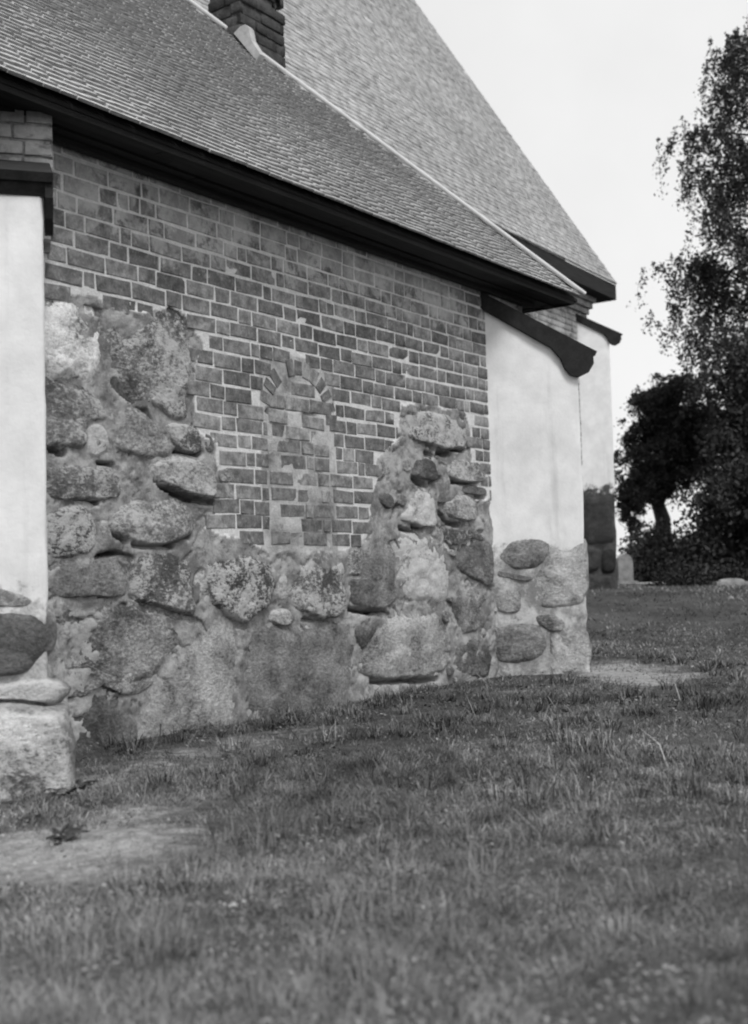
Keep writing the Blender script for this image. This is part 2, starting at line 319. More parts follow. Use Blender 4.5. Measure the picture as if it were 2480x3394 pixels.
# outline, tone, lichen, dark, height, overhang at the foot
ST = [
 (cA(300,200, 420,180, 500,200, 590,235, 640,300, 690,400, 705,520, 720,690, 660,790, 560,765, 430,745, 300,745), .80, .3, -1., .05, .1),
 (cA(720,330, 770,290, 830,290, 920,320, 1030,285, 1150,275, 1210,310, 1290,400, 1310,520, 1310,700, 1290,900, 1300,1010, 1230,1050, 1150,1015, 1090,960, 960,925, 880,880, 800,760, 780,640, 740,520, 710,420), .27, .45, .6, .10, .4),
 (cA(300,770, 440,765, 560,785, 650,840, 700,900, 730,1000, 640,1020, 590,1120, 580,1220, 520,1225, 430,1225, 345,1200, 300,1190), .24, .35, .4, .07, .35),
 (cA(640,1030, 720,1060, 760,1180, 720,1255, 640,1290, 590,1240, 600,1110), .62, .9, 0, .03, .1),
 (cA(750,940, 880,910, 1000,985, 1080,1020, 1110,1090, 1180,1180, 1175,1280, 1000,1295, 900,1270, 770,1230, 745,1100), .25, .3, .3, .06, .25),
 (cA(1130,1040, 1300,1045, 1370,1090, 1385,1190, 1350,1250, 1230,1220, 1160,1130), .33, .6, .6, .06, .45),
 (cA(1390,1110, 1455,1130, 1465,1235, 1395,1245), .24, .2, .2, .03, .2),
 (cN(490,1545, 560,1515, 640,1520, 700,1540, 717,1590, 712,1650, 640,1645, 580,1625, 525,1592), .33, .5, .2, .11, .6),
 (cN(150,1548, 250,1538, 330,1552, 400,1572, 422,1610, 400,1655, 300,1660, 150,1655), .2, .35, .5, .07, .3),
 (cB(275,140, 430,135, 560,155, 590,250, 600,380, 560,445, 480,465, 400,475, 280,470), .23, .75, .8, .06, .25),
 (cB(700,165, 800,115, 900,95, 1050,115, 1140,170, 1170,260, 1150,330, 1050,368, 930,385, 820,370, 720,330, 672,270), .27, .45, .3, .11, .55),
 (cB(290,505, 480,495, 620,475, 720,460, 775,500, 785,600, 785,695, 650,712, 500,712, 290,700), .25, .2, .3, .06, .3),
 (cB(815,470, 900,425, 1080,435, 1150,480, 1180,600, 1190,700, 1195,810, 1140,815, 1000,772, 850,732, 812,650), .18, .4, .5, .09, .5),
 (cN(685,1865, 740,1832, 820,1838, 870,1860, 905,1900, 905,1960, 890,2010, 850,2045, 815,2072, 770,2058, 720,2020, 690,1970, 680,1910), .19, .65, .8, .13, .5),
 (cC(545,430, 600,385, 700,355, 850,325, 912,335, 918,500, 925,640, 895,715, 850,735, 740,735, 640,695, 560,650, 545,560), .22, .5, .5, .09, .5),
 (cC(490,405, 522,425, 532,560, 530,615, 442,605, 442,520), .36, .4, .1, .03, .1),
 (cC(440,672, 520,662, 560,700, 550,758, 490,783, 430,763, 410,720), .33, .4, .2, .07, .2),
 (cC(1065,245, 1180,205, 1240,250, 1265,350, 1275,500, 1285,600, 1220,655, 1150,675, 1000,648, 955,600, 965,460, 1045,440), .20, .15, .3, .06, .45),
 (cC(935,250, 1035,240, 1038,430, 955,445, 930,430), .30, .4, .3, .03, .1),
 (cC(1255,185, 1400,165, 1530,125, 1600,205, 1640,330, 1640,500, 1620,615, 1500,635, 1400,625, 1315,560, 1285,450, 1295,320), .60, .7, .0, .07, .2),
 (cN(1514,1843, 1550,1800, 1630,1793, 1630,1943, 1585,1934, 1543,1907, 1514,1878), .17, .2, .5, .08, .5),
 (c8(705,1255, 760,1195, 880,1175, 955,1235, 955,1400, 935,1505, 850,1522, 725,1485, 628,1438, 685,1330), .52, .5, .1, .10, .5),
 (c8(1015,1275, 1180,1215, 1320,1265, 1330,1400, 1300,1445, 1200,1455, 1100,1435, 1025,1360), .33, .4, .3, .10, .5),
 (c8(970,1495, 1100,1525, 1250,1525, 1400,1585, 1420,1640, 1300,1605, 1180,1645, 1120,1685, 1045,1655, 1005,1590), .15, .3, .6, .07, .3),
 (c8(645,455, 700,435, 850,445, 1000,465, 1200,475, 1235,560, 1235,700, 1235,795, 1150,792, 1020,812, 900,765, 780,735, 692,705, 648,620), .27, .7, .6, .11, .6),
 (c8(780,885, 860,865, 938,912, 950,1000, 955,1075, 900,1095, 830,1075, 745,1038, 762,960), .12, .2, .6, .10, .5),
 (c8(1045,935, 1150,895, 1300,905, 1400,940, 1400,1075, 1300,1105, 1180,1095, 1085,1065, 1045,1010), .26, .4, .4, .08, .45),
 (c8(432,1225, 520,1195, 568,1250, 558,1328, 500,1345, 452,1300), .12, .1, .5, .07, .3),
 (c8(602,1205, 688,1225, 680,1300, 648,1328, 592,1290), .2, .2, .4, .05, .2),
 (c8(1145,1145, 1250,1125, 1410,1150, 1410,1215, 1300,1215, 1182,1188), .16, .2, .5, .06, .3),
 (cC(1145,775, 1200,725, 1400,695, 1560,705, 1635,765, 1640,1000, 1600,1095, 1450,1132, 1250,1142, 1100,1142, 1030,1080, 1050,950, 1105,862), .34, .25, .1, .08, .45),
 (cC(1000,765, 1118,765, 1136,800, 1088,880, 1032,945, 992,850), .17, .2, .3, .05, .2),
 (cC(205,835, 300,815, 600,805, 925,805, 945,950, 955,1100, 975,1260, 960,1450, 230,1450, 212,1100), .22, .12, .4, .07, .1),
 (cN(165,2018, 270,2008, 400,2000, 480,2012, 560,2042, 615,2078, 600,2150, 560,2225, 430,2285, 300,2250, 200,2200, 165,2100), .28, .3, .4, .06, .2),
 (cN(622,2072, 700,2064, 757,2085, 785,2180, 793,2300, 790,2418, 720,2430, 600,2455, 500,2500, 485,2380, 545,2260, 602,2160), .34, .05, .05, .08, .25),
 (cE(400,355, 480,205, 560,145, 680,205, 750,350, 745,450, 720,560, 600,620, 480,620, 400,560), .17, .1, .3, .07, .3),
 (cE(300,30, 420,-30, 560,40, 700,60, 800,30, 830,140, 700,180, 560,125, 430,200, 300,180), .30, .4, .4, .04, .2),
 (cD(300,525, 440,505, 452,650, 420,685, 335,715, 292,640), .26, .2, .3, .04, .2),
 (cD(330,745, 440,725, 462,900, 335,905, 285,830), .17, .2, .5, .05, .2),
 (c8(640,900, 720,880, 735,960, 700,1010, 640,990), .30, .3, .2, .04, .2),
 (c8(440,860, 540,850, 560,960, 520,1040, 440,1030), .24, .3, .3, .03, .2),
 (cB(610,180, 650,200, 660,270, 690,330, 640,380, 610,300), .3, .3, .2, .03, .2),
 (cB(1165,560, 1235,540, 1240,640, 1210,760, 1180,640), .42, .4, .1, .02, .1),
 (cA(1490,1360, 1600,1350, 1600,1440, 1500,1446), .24, .3, .3, .03, .2),
]
CRACKS = [cA(785,760, 900,895), cA(900,955, 985,960, 1015,1030), cA(345,1212, 430,1242), cA(1200,1235, 1360,1250), cA(680,1318, 760,1330), cA(1060,1420, 1160,1446),
 cB(970,0, 1050,45, 1130,85, 1290,118), cB(590,115, 480,120), cB(810,378, 1040,385), cB(1050,340, 1160,318), cB(610,450, 700,430, 790,460, 800,700), cB(840,742, 1120,815, 1190,840), cB(1400,845, 1500,868), cB(600,672, 665,668),
 cB(680,290, 760,355), cC(640,740, 780,770, 890,795), cC(950,658, 1200,698), cC(1100,1160, 1440,1150, 1550,1138), cC(100,735, 230,775), cC(1250,210, 1280,280), c8(540,1660, 610,1740), c8(630,1515, 770,1590), c8(740,1500, 820,1530),
 c8(980,1380, 1050,1460, 1150,1485), c8(960,825, 1080,840), c8(1080,785, 1210,805), c8(740,1060, 860,1140), c8(900,1100, 980,1060), c8(1050,1660, 1110,1735), c8(1090,1085, 1320,1110), c8(860,740, 920,790), c8(850,830, 910,860), c8(1310,1225, 1400,1228),
 c8(600,1300, 560,1420), cA(1170,270, 1215,310), cA(600,260, 680,275), cA(810,245, 870,275), cB(1215,860, 1265,990), cB(1290,930, 1325,1005), cB(745,760, 760,880), cE(580,100, 625,130), cE(1000,415, 1180,370, 1300,385), cA(460,700, 510,670), cB(640,1215, 700,1250), cA(820,655, 780,560)]
POLY = [wall_uv(s[0]) for s in ST]
ARC = (7.09, 2.33, .34, .48)      # blocked arch: centre u, z, inner and outer radius
BREG = cN(100,975, 310,985, 345,1015, 455,1035, 580,1030, 640,1085, 665,1150, 650,1210, 645,1300, 640,1400, 660,1440, 720,1455, 715,1540, 730,1600, 735,1690, 690,1715, 690,1765, 790,1785, 900,1830, 1120,1835, 1190,1805, 1220,1780, 1225,1700, 1250,1600, 1255,1520, 1330,1440, 1325,1340, 1450,1345, 1540,1365, 1562,1420, 1557,1500, 1572,1650, 1660,1650, 1660,300, 100,300)
BREGW = wall_uv(BREG)

# ---- wall body: mortar surface with real relief
us = np.arange(3.75, 10.86, .016); zs = np.arange(-.5, 4.005, .016)
gu, gzv = np.meshgrid(us, zs, indexing='ij')
br = inpoly(gu, gzv, BREGW)
hh = np.where(br, -.001+.004*fbm(gu*6, gzv*6, 4, 21) + .003*fbm(gu*22, gzv*22, 3, 22), .05*fbm(gu*2.6, gzv*2.6, 5, 23) + .045*fbm(gu*9, gzv*9, 5, 24, .6))
rad = np.hypot(gu-ARC[0], gzv-ARC[1])
inar = ((rad < ARC[2]+.01) & (gzv > ARC[1])) | ((abs(gu-ARC[0]) < ARC[2]+.01) & (gzv <= ARC[1]) & (gzv > 1.9))
hh = np.where(inar, hh + .012*fbm(gu*5, gzv*7, 4, 31), hh)
for cx, cz, ru, rz, d in ((6.80, 2.36, .13, .035, .07), (6.98, 2.42, .16, .03, .05), (7.22, 2.38, .1, .025, .04), (7.03, 2.22, .1, .02, .03)):
    hh -= d*np.clip(1-((gu-cx)/ru)**2-((gzv-cz)/rz)**2, 0, 1)
rub = ~br; rdg = np.abs(fbm(gu*2.1+7, gzv*2.1, 4, 81)); hh -= np.where(rub, .035*smooth(.012, .0, rdg), 0); rdg = np.abs(fbm(gu*4.3+3, gzv*4.3, 3, 83)); hh -= np.where(rub, .02*smooth(.014, .0, rdg), 0)
for c in CRACKS:
    w = wall_uv(c)
    for (a0, b0), (a1, b1) in zip(w[:-1], w[1:]):
        L2 = (a1-a0)**2+(b1-b0)**2+1e-9; t = np.clip(((gu-a0)*(a1-a0)+(gzv-b0)*(b1-b0))/L2, 0, 1)
        d = np.hypot(gu-a0-t*(a1-a0), gzv-b0-t*(b1-b0))
        hh -= .17*smooth(.030, .010, d+.02*fbm(gu*14, gzv*14, 2, 3))
nu, nz = gu.shape; idx = np.arange(nu*nz).reshape(nu, nz)
wf = np.stack([idx[:-1, :-1], idx[1:, :-1], idx[1:, 1:], idx[:-1, 1:]], -1).reshape(-1, 4)
wme = mesh_np('wall', np.stack([WX+hh, gu, gzv], -1).reshape(-1, 3), wf, True)
bsoft = inpoly(gu+.12*fbm(gu*5, gzv*5, 3, 61), gzv+.12*fbm(gu*5, gzv*5, 3, 62), BREGW)
at = wme.attributes.new('pointing', 'FLOAT', 'POINT'); at.data.foreach_set('value', (bsoft*np.where((abs(gu-ARC[0]) < ARC[2]+.12) & (gzv < ARC[1]+.5), np.clip(.3+1.6*fbm(gu*5, gzv*5, 4, 64), 0, 1), 1.)).ravel().astype(np.float32))
wall = keep(link('wall', wme, MORTAR), annex)
box_obj('wall_core', MORTAR, annex, -10.8, WX-.2, 3.75, 10.85, -.6, 3.98)

# ---- stones
def stone(poly, O, eu, ez, en, tone, lich, dark, h, over, parent, seed, name='stone', NA=60, NR=16, sink=.022, grow=.22, HS=.28, lapk=0., rimw=.42, cut=.7):
    P = np.array(poly); n = len(P); A = []
    for i in range(n):                                   # Catmull-Rom outline
        p0, p1, p2, p3 = P[i-1], P[i], P[(i+1) % n], P[(i+2) % n]
        for t in np.linspace(0, 1, 8, endpoint=False):
            A.append(.5*((2*p1)+(-p0+p2)*t+(2*p0-5*p1+4*p2-p3)*t*t+(-p0+3*p1-3*p2+p3)*t**3))
    A = np.array(A); d = np.r_[0, np.cumsum(np.linalg.norm(np.diff(np.vstack([A, A[:1]]), axis=0), axis=1))]
    tt = np.linspace(0, d[-1], NA, endpoint=False); Aq = np.vstack([A, A[:1]])
    A = np.stack([np.interp(tt, d, Aq[:, 0]), np.interp(tt, d, Aq[:, 1])], -1)
    c = A.mean(0); size = math.sqrt(np.prod(A.max(0)-A.min(0)))
    A = A + .05*size*np.stack([fbm(A[:, 0]*9+seed, A[:, 1]*9, 3, seed), fbm(A[:, 0]*9, A[:, 1]*9+seed, 3, seed+9)], -1)
    V = []; zr = A[:, 1].max()-A[:, 1].min(); RIM = []
    wrim = rimw
    low = smooth(.0, .7, -(A[:, 1]-c[1])/(zr*.5))                     # 1 along the foot of the stone
    A = c+(A-c)*(1+grow*(1-low))[:, None]
    gp = np.random.default_rng(seed); PL = [(math.cos(a), math.sin(a), gp.uniform(.06, .22), gp.uniform(.0, .22)) for a in np.linspace(0, 6.28, 6, endpoint=False)+gp.uniform(0, 1, 6)]
    for k in range(NR+1):
        t = k/NR; Q = c+(A-c)*((1-t)**1.0 if k else 1.02)
        wd_ = wrim-wrim*.72*low*min(1, over*2.2)                            # rims run out softly, the foot breaks off sharply
        S = smooth(0, 1, np.clip(t/wd_, 0, 1))
        tilt = 1 + over*(-(Q[:, 1]-c[1])/(zr*.5))*.5
        amp = .11*min(size, .5)*(.25+.75*S)
        facet = 1.0*np.abs(fbm(Q[:, 0]*3.6+seed*3.1, Q[:, 1]*3.6, 3, seed+3)) + .6*fbm(Q[:, 0]*9+seed, Q[:, 1]*9, 3, seed+4) + .34*fbm(Q[:, 0]*26, Q[:, 1]*26+seed, 3, seed+5)
        H = -sink + (h*HS+sink)*S*tilt + amp*facet
        wob = .05*size*fbm(Q[:, 0]*7+seed, Q[:, 1]*7, 3, seed+8)
        cutp = np.min([(.30-o_)*size*.22 - gr*((Q[:, 0]-c[0])*ca+(Q[:, 1]-c[1])*sa) + wob for ca, sa, gr, o_ in PL], axis=0)     # split faces
        H = H + np.clip(cutp, -.035, 0)*S*cut
        if k == 0: H = np.full(NA, -sink-.05)
        V.append(np.c_[Q, H]); RIM.append(np.full(NA, t))
    V = np.vstack(V[:-1]+[V[-1].mean(0)[None]])
    C0 = O + eu*c[0] + ez*c[1]
    W3 = eu[None]*(V[:, :1]-c[0]) + ez[None]*(V[:, 1:2]-c[1]) + en[None]*V[:, 2:3]
    Fc = [(k*NA+j, k*NA+(j+1) % NA, (k+1)*NA+(j+1) % NA, (k+1)*NA+j) for k in range(NR-1) for j in range(NA)]
    top = len(V)-1; Fc += [((NR-1)*NA+j, (NR-1)*NA+(j+1) % NA, top) for j in range(NA)]
    me = mesh_py(name, W3, Fc, True); at_ = me.attributes.new('rim', 'FLOAT', 'POINT'); at_.data.foreach_set('value', np.r_[np.concatenate(RIM[:-1])-lapk, 1.].astype(np.float32))
    o = link(name, me, STONE); o.location = C0; o.color = (tone, lich, dark, 1); keep(o, parent); return o
gs = np.random.default_rng(44); small = []                        # pinning stones packed into the joints
while len(small) < 110:
    u, z = gs.uniform(4.5, 10.3), gs.uniform(.0, 2.95); r = gs.uniform(.035, .085)
    if inpoly(u, z, BREGW) or inpoly(u, z+r, BREGW): small.append(None); continue
    if any(inpoly(u+dx, z+dz, p) for p in POLY for dx, dz in ((0, 0), (r*.5, 0), (-r*.5, 0), (0, r*.5), (0, -r*.5))): small.append(None); continue
    if any(q_ and math.hypot(u-q_[0], z-q_[1]) < (r+q_[2])*.9 for q_ in small): small.append(None); continue
    small.append((u, z, r))
for i, q_ in enumerate(small):
    if q_:
        u, z, r = q_; an = np.sort(gs.uniform(0, 6.28, 7)); el = gs.uniform(.6, 1.)
        stone([(u+r*gs.uniform(.8, 1.2)*math.cos(a), z+r*el*gs.uniform(.8, 1.2)*math.sin(a)) for a in an], WO, EY, EZ, EX, gs.uniform(.14, .42), gs.uniform(0, .6), .3, .06, .25, wall, 3000+i*3, NA=22, NR=6, sink=.012, grow=.0, rimw=.3)
for i, (pp, tone, li, dk, h, ov) in enumerate(ST):
    stone(POLY[i], WO, EY, EZ, EX, tone*(1.15-.45*max(dk, 0)), li*1.15, dk, h, min(ov, .42), wall, 100+i*17)

# ---- bricks: collected, the 300 largest in view are objects, the rest is joined per parent
BV = []
for k in range(14):
    j = lambda s: random.uniform(-s, s)
    b = [(sx*(.5+j(.015)), sy*(.5+j(.05)), -.5) for sx in (-1, 1) for sy in (-1, 1)]; b += [(x, y, .44) for x, y, _ in b]
    f = [(x-math.copysign(.025+j(.012), x), y-math.copysign(.06+j(.03), y), .5+j(.05)) for x, y, _ in b[:4]]
    BV.append(np.array(b+f))
BFC = [(4,5,1,0), (5,7,3,1), (7,6,2,3), (6,4,0,2), (8,9,5,4), (9,11,7,5), (11,10,6,7), (10,8,4,6), (8,10,11,9)]
SOOT = mk_plain('sooty_brick', .055, .5, 7, .02, .95, None, .35)
BME = []
for b in BV: me = mesh_py('brick', b, BFC); me.materials.append(BRICK); BME.append(me)
BMS = []
for b in BV: me = mesh_py('brick', b, BFC); me.materials.append(SOOT); BMS.append(me)
BRICKS = []      # (centre, eu, ez, en, su, sz, sn, parent, key)
def add_brick(P, eu, ez, en, su, sz, sn, parent, key): BRICKS.append((np.asarray(P, float), eu, ez, en, su, sz, sn, parent, key))
CRS = .1215; z0c = 3.24
inst = [(np.array(p)[:, 0], np.array(p)[:, 1], p) for p in POLY]
def in_stone(u, z): return any(inpoly(u, z, p[2]) for p in inst)
for r in range(-20, 7):
    zc = z0c + (r+.5)*CRS
    if zc > 3.95 or zc < 1.0: continue
    u = 3.75 + random.uniform(-.3, 0); k = r % 3
    while u < 10.85:
        L = (.302 if k % 3 else .158)*random.uniform(.93, 1.06); k += 1
        if random.random() < .06: L = .10
        a, b = u+.007, u+L-.008; u += L
        mid = (a+b)/2; a0, b0 = a, b
        inner = abs(mid-ARC[0]) < ARC[2]+.06
        if zc < ARC[1]:
            for e in (ARC[0]-ARC[2]-.04, ARC[0]+ARC[2]+.04):
                if a < e < b:
                    if e-a > b-e: b = e-.008
                    else: a = e+.008
            mid = (a+b)/2
        elif math.hypot(mid-ARC[0], zc-ARC[1]) < ARC[2]-.03 and random.random() < .95: pass
        elif math.hypot(mid-ARC[0], zc-ARC[1]) < ARC[3]+.02: continue
        else:
            hw = math.sqrt(max(0, (ARC[3]+.015)**2-(zc-ARC[1])**2))
            if hw:
                if a < ARC[0]+hw < b and mid > ARC[0]: a = ARC[0]+hw
                if a < ARC[0]-hw < b and mid < ARC[0]: b = ARC[0]-hw
            mid = (a+b)/2
        if b-a < .045: continue
        infill = abs(mid-ARC[0]) < ARC[2]+.04 and zc < ARC[1]
        if not inpoly(mid, zc, BREGW): continue
        if in_stone(mid, zc) or in_stone(a+.02, zc) and in_stone(b-.02, zc): continue
        pz = zc + random.uniform(-.004, .004) + .012*math.sin(mid*1.7+r)*(.4 if r > -8 else 1)
        proud = random.uniform(.002, .007)
        if infill:
            if random.random() < .03: continue
            proud += random.uniform(-.006, .004)
        hgt = CRS-random.uniform(.013, .022)
        ro = random.gauss(0, .012); add_brick((WX+proud-.04, mid, pz), EY*math.cos(ro)+EZ*math.sin(ro), EZ*math.cos(ro)-EY*math.sin(ro), EX, b-a, hgt, .08, wall, 'w')
for i in range(13):            # voussoirs of the blocked arch
    t = math.radians(4+i*172/12); rm = (ARC[2]+ARC[3])/2+.005
    er = np.array([0, math.cos(t), math.sin(t)]); et = np.array([0, -math.sin(t), math.cos(t)])
    if random.random() < .12: continue
    P = np.array([WX+.005+random.uniform(-.004, .005)-.04, ARC[0], ARC[1]])+er*rm
    add_brick(P, -et, er, EX, .082*random.uniform(.85, 1.1), .135*random.uniform(.9, 1.1), .08, wall, 'w')
def brick_face(O, eu, en, w, z0, z1, parent, key, c=CRS, keepf=None):
    r = 0; z = z0
    while z+c*.9 <= z1:
        u = -random.uniform(0, .14); k = r
        while u < w:
            L = (.302 if k % 3 else .158)*random.uniform(.95, 1.05); k += 1
            a, b = max(u+.006, 0), min(u+L-.007, w); u += L
            if b-a < .03: continue
            P = O+eu*((a+b)/2)+EZ*(z+c/2)+en*(random.uniform(.002, .01)-.03+(random.uniform(-.012, .02) if key == 'c' else 0))+EZ*(random.uniform(-.008, .008) if key == 'c' else 0)
            if keepf is None or keepf(P): add_brick(P, eu, EZ, en, b-a, c-.02, .06, parent, key)
        z += c; r += 1

# ------------------------------------------------------------------ annex roof
EAX, EAY0, EAY1, EAZ = -5.5, 3.25, 11.38, 4.0
PT = 1.04; TH = math.atan(PT); CT, SN = math.cos(TH), math.sin(TH)
half = (EAY1-EAY0)/2; apz = EAZ+half*PT; ym = (EAY0+EAY1)/2
dk = .02
RV = [(EAX, EAY0, EAZ), (EAX, EAY1, EAZ), (EAX-half, ym, apz), (-14.5, ym, apz), (-14.5, EAY0, EAZ), (-14.5, EAY1, EAZ)]
RV = [(x-(.05 if i < 2 else 0), y, z) for i, (x, y, z) in enumerate(RV)]
RV += [(x, y, z-.03) for x, y, z in RV]
roof = keep(link('roof', mesh_py('roof', RV, [(0, 1, 2), (0, 2, 3, 4), (1, 5, 3, 2), (8, 7, 6), (10, 9, 8, 6), (8, 9, 11, 7), (0, 6, 7, 1), (1, 7, 11, 5), (4, 10, 6, 0)]), WOOD), annex)
roof.data.materials.append(FARROOF); roof.data.polygons[1].material_index = 1; roof.data.polygons[2].material_index = 1
SW, SE = .126, .078
VD = np.array([-CT, 0, SN]); ND = np.array([SN, 0, CT])
SHM = []
for k in range(5):
    j = lambda s: random.uniform(-s, s)
    w = SW*.475
    v = [(-w, -.01+j(.004), .014), (w, -.01+j(.004), .014), (w, .16, -.010), (-w, .16, -.010), (-w, -.01, .036+j(.002)), (w, -.01, .036+j(.002)), (w*.98, .16, -.004), (-w*.98, .16, -.004)]
    SHM.append((np.array(v), [(0,3,2,1), (4,5,6,7), (0,1,5,4), (1,2,6,5), (2,3,7,6), (3,0,4,7)]))
SME = []
for v, f in SHM: me = mesh_py('shingle', v, f); me.materials.append(SHINGLE); me.materials.append(ENDSHADE); me.polygons[2].material_index = 1; SME.append(me)
sh = []
rows = int(half/CT/SE); colv = [random.uniform(-.016, .016) for _ in range(90)]
for j in range(rows):
    v = j*SE; p = v*CT; y = EAY0+SW*.5+math.ceil(p/SW)*SW
    while y < EAY1-p-SW*.3:
        kc = round((y-EAY0)/SW); P = np.array([EAX, y+random.uniform(-.005, .005)+(.012 if j % 2 else -.012), EAZ]) + VD*(v+colv[kc]*(j > 0)+random.uniform(-.003, .003)) + ND*random.uniform(.0, .004)
        sh.append((P, random.uniform(-.03, .03))); y += SW
def rank(items, getP):
    r = []
    for i, it in enumerate(items):
        x, y, Z = proj(getP(it)); inside = -20 < x < PW+20 and -20 < y < PH+20 and Z > 0
        r.append((0 if inside else 1, Z, i))
    r.sort(); return [i for _, _, i in r]
order = rank(sh, lambda s: s[0]); big = set(order[:298])
VV = []; FF = []; nb = 0
for i, (P, rz) in enumerate(sh):
    c, s = math.cos(rz), math.sin(rz); e1 = EY*c+VD*s; e2 = VD*c-EY*s
    kx = random.randrange(5)
    if i in big:
        o = link('shingle', SME[kx]); m = Matrix.Identity(4)
        for a in range(3): m[a][0] = e1[a]; m[a][1] = e2[a]; m[a][2] = ND[a]; m[a][3] = P[a]
        o.matrix_basis = m; keep(o, roof)
    else:
        v, f = SHM[kx]; VV.append(P+v[:, :1]*e1+v[:, 1:2]*e2+v[:, 2:3]*ND); FF.append(np.array(f)+nb); nb += 8
sme = mesh_np('shingle_courses', np.vstack(VV), np.vstack(FF)); sme.materials.append(SHINGLE); sme.materials.append(ENDSHADE)
sme.polygons.foreach_set('material_index', np.tile(np.array([0, 0, 1, 0, 0, 0], np.int32), len(VV)))
keep(link('shingle_courses', sme, kind='stuff'), roof)
for ya, sg in ((EAY1, -1), (EAY0, 1)):          # pale hip capping
    V = []; Fc = []; a = np.array([EAX+.03, ya-sg*.03, EAZ+.05]); b = np.array([EAX-half, ym, apz+.06])
    tube(V, Fc, [a+(b-a)*t for t in np.linspace(0, 1, 14)], [.024]*14, 8)
    keep(link('hip_capping', mesh_py('hip_capping', V, Fc, True), FLASH), roof)
eaves = keep(link('eaves', mesh_py('eaves', box_pts((0,0,0), EX, EY, EZ, EAX-.09, EAX-.06, EAY0+.06, EAY1-.06, EAZ-.07, EAZ+.02), BOXF), WOOD), annex)
box_obj('fascia_board', WOOD, eaves, -10.6, EAX-.09, EAY1-.09, EAY1-.06, EAZ-.07, EAZ+.02)
for k in range(4):
    x1 = EAX-.065-k*.112; yb = EAY0+.06
    while yb < EAY1-.07:
        ye = min(yb+random.uniform(1.9, 3.1), EAY1-.06); dz = .012*(k % 2)+random.uniform(-.005, .005)
        box_obj('soffit_board', WOOD, eaves, x1-.106, x1, yb, ye-.006, EAZ-.062+dz, EAZ-.04+dz); yb = ye
for k in range(4):
    y1 = EAY1-.065-k*.112; box_obj('soffit_board', WOOD, eaves, -10.6, EAX-.03-.48, y1-.110, y1, EAZ-.062+.012*(k % 2), EAZ-.04+.012*(k % 2))
box_obj('wall_plate', WOOD, eaves, WX+.02, WX+.08, EAY0+.4, EAY1-.4, EAZ-.11, EAZ-.063)

# ---- chimney
chim = box_obj('chimney', SOOTM, annex, -8.43, -7.99, 8.72, 9.22, 5.4, 8.3)
zst = on_plane(975, 50, (-7.98, 0, 0), EX)[2]
cx0, cx1, cy0, cy1 = -8.44, -7.98, 8.71, 9.40
for (O, eu, en, w) in ((np.array([cx1, cy0, 0]), EY, EX, cy1-cy0), (np.array([cx0, cy0, 0]), EX, -EY, cx1-cx0), (np.array([cx1, cy1, 0]), -EX, EY, cx1-cx0)):
    brick_face(O, eu, en, w, 5.5, zst, chim, 'c')
    O2 = O+np.array([-.05*np.sign(O[0]-(-8.21)), 0, 0])
    brick_face(O, eu, en, w*.78 if abs(eu[1]) else w, zst, 8.3, chim, 'c')
prism('mortar_fillet', FLASHM, chim, [(p[0], p[2]) for p in (on_plane(x, y, (0, cy0-.06, 0), EY) for x, y in ((775, 110), (795, 88), (812, 80), (824, 90), (832, 130), (862, 178), (850, 200)))], (0, cy0, 0), EX, EZ, -EY, -.02, .06)

# ------------------------------------------------------------------ buttresses
def rough_block(name, mat, parent, O, ea, en, pts, w, alpha, seed, amp=.012, step=.09, smoothsh=True):
    """side profile pts (a,z) extruded w along -en, surface gridded and roughened; the en face is at O"""
    import bmesh
    bm = bmesh.new(); ea = Vector(ea); en_ = Vector(en); Ov = Vector(O)
    f0 = [bm.verts.new(Ov+ea*a+Vector((0, 0, z))) for a, z in pts]; f1 = [bm.verts.new(Ov+ea*a+Vector((0, 0, z))-en_*w) for a, z in pts]
    n = len(pts); bm.faces.new(f0); bm.faces.new(f1[::-1])
    for i in range(n): bm.faces.new((f0[(i+1) % n], f0[i], f1[i], f1[(i+1) % n]))
    bmesh.ops.recalc_face_normals(bm, faces=bm.faces)
    bmesh.ops.bevel(bm, geom=list(bm.edges), offset=.02, segments=2, profile=.5, affect='EDGES')
    L = max(e.calc_length() for e in bm.edges)
    # cut into a grid with planes
    zs_ = [p[1] for p in pts]; as_ = [p[0] for p in pts]
    def cuts(org, nrm, lo, hi, st):
        t = lo+st
        while t < hi-st*.3:
            bmesh.ops.bisect_plane(bm, geom=list(bm.verts)+list(bm.edges)+list(bm.faces), plane_co=org+nrm*t, plane_no=nrm); t += st
    cuts(Vector((0, 0, 0)), Vector((0, 0, 1)), min(zs_), max(zs_), step); cuts(Ov, ea, min(as_), max(as_), step); cuts(Ov, -en_, 0, w, step*2)
    bm.normal_update()
    co = np.array([v.co[:] for v in bm.verts]); a = co@np.array(ea)+co@np.array(en_)*.7
    d = amp*2.2*fbm(a*2.3, co[:, 2]*2.3, 4, seed) + amp*.9*fbm(a*10, co[:, 2]*10, 3, seed+2)
    low = smooth(alpha+.15, alpha-.3, co[:, 2]); d = d*(1+1.6*low)-.012*low
    for v, dd in zip(bm.verts, d): v.co += v.normal*float(dd)
    me = bpy.data.meshes.new(name); bm.to_mesh(me); bm.free()
    me.polygons.foreach_set('use_smooth', [True]*len(me.polygons))
    o = link(name, me, mat); o.color = (1, 1, 1, alpha); return keep(o, parent)
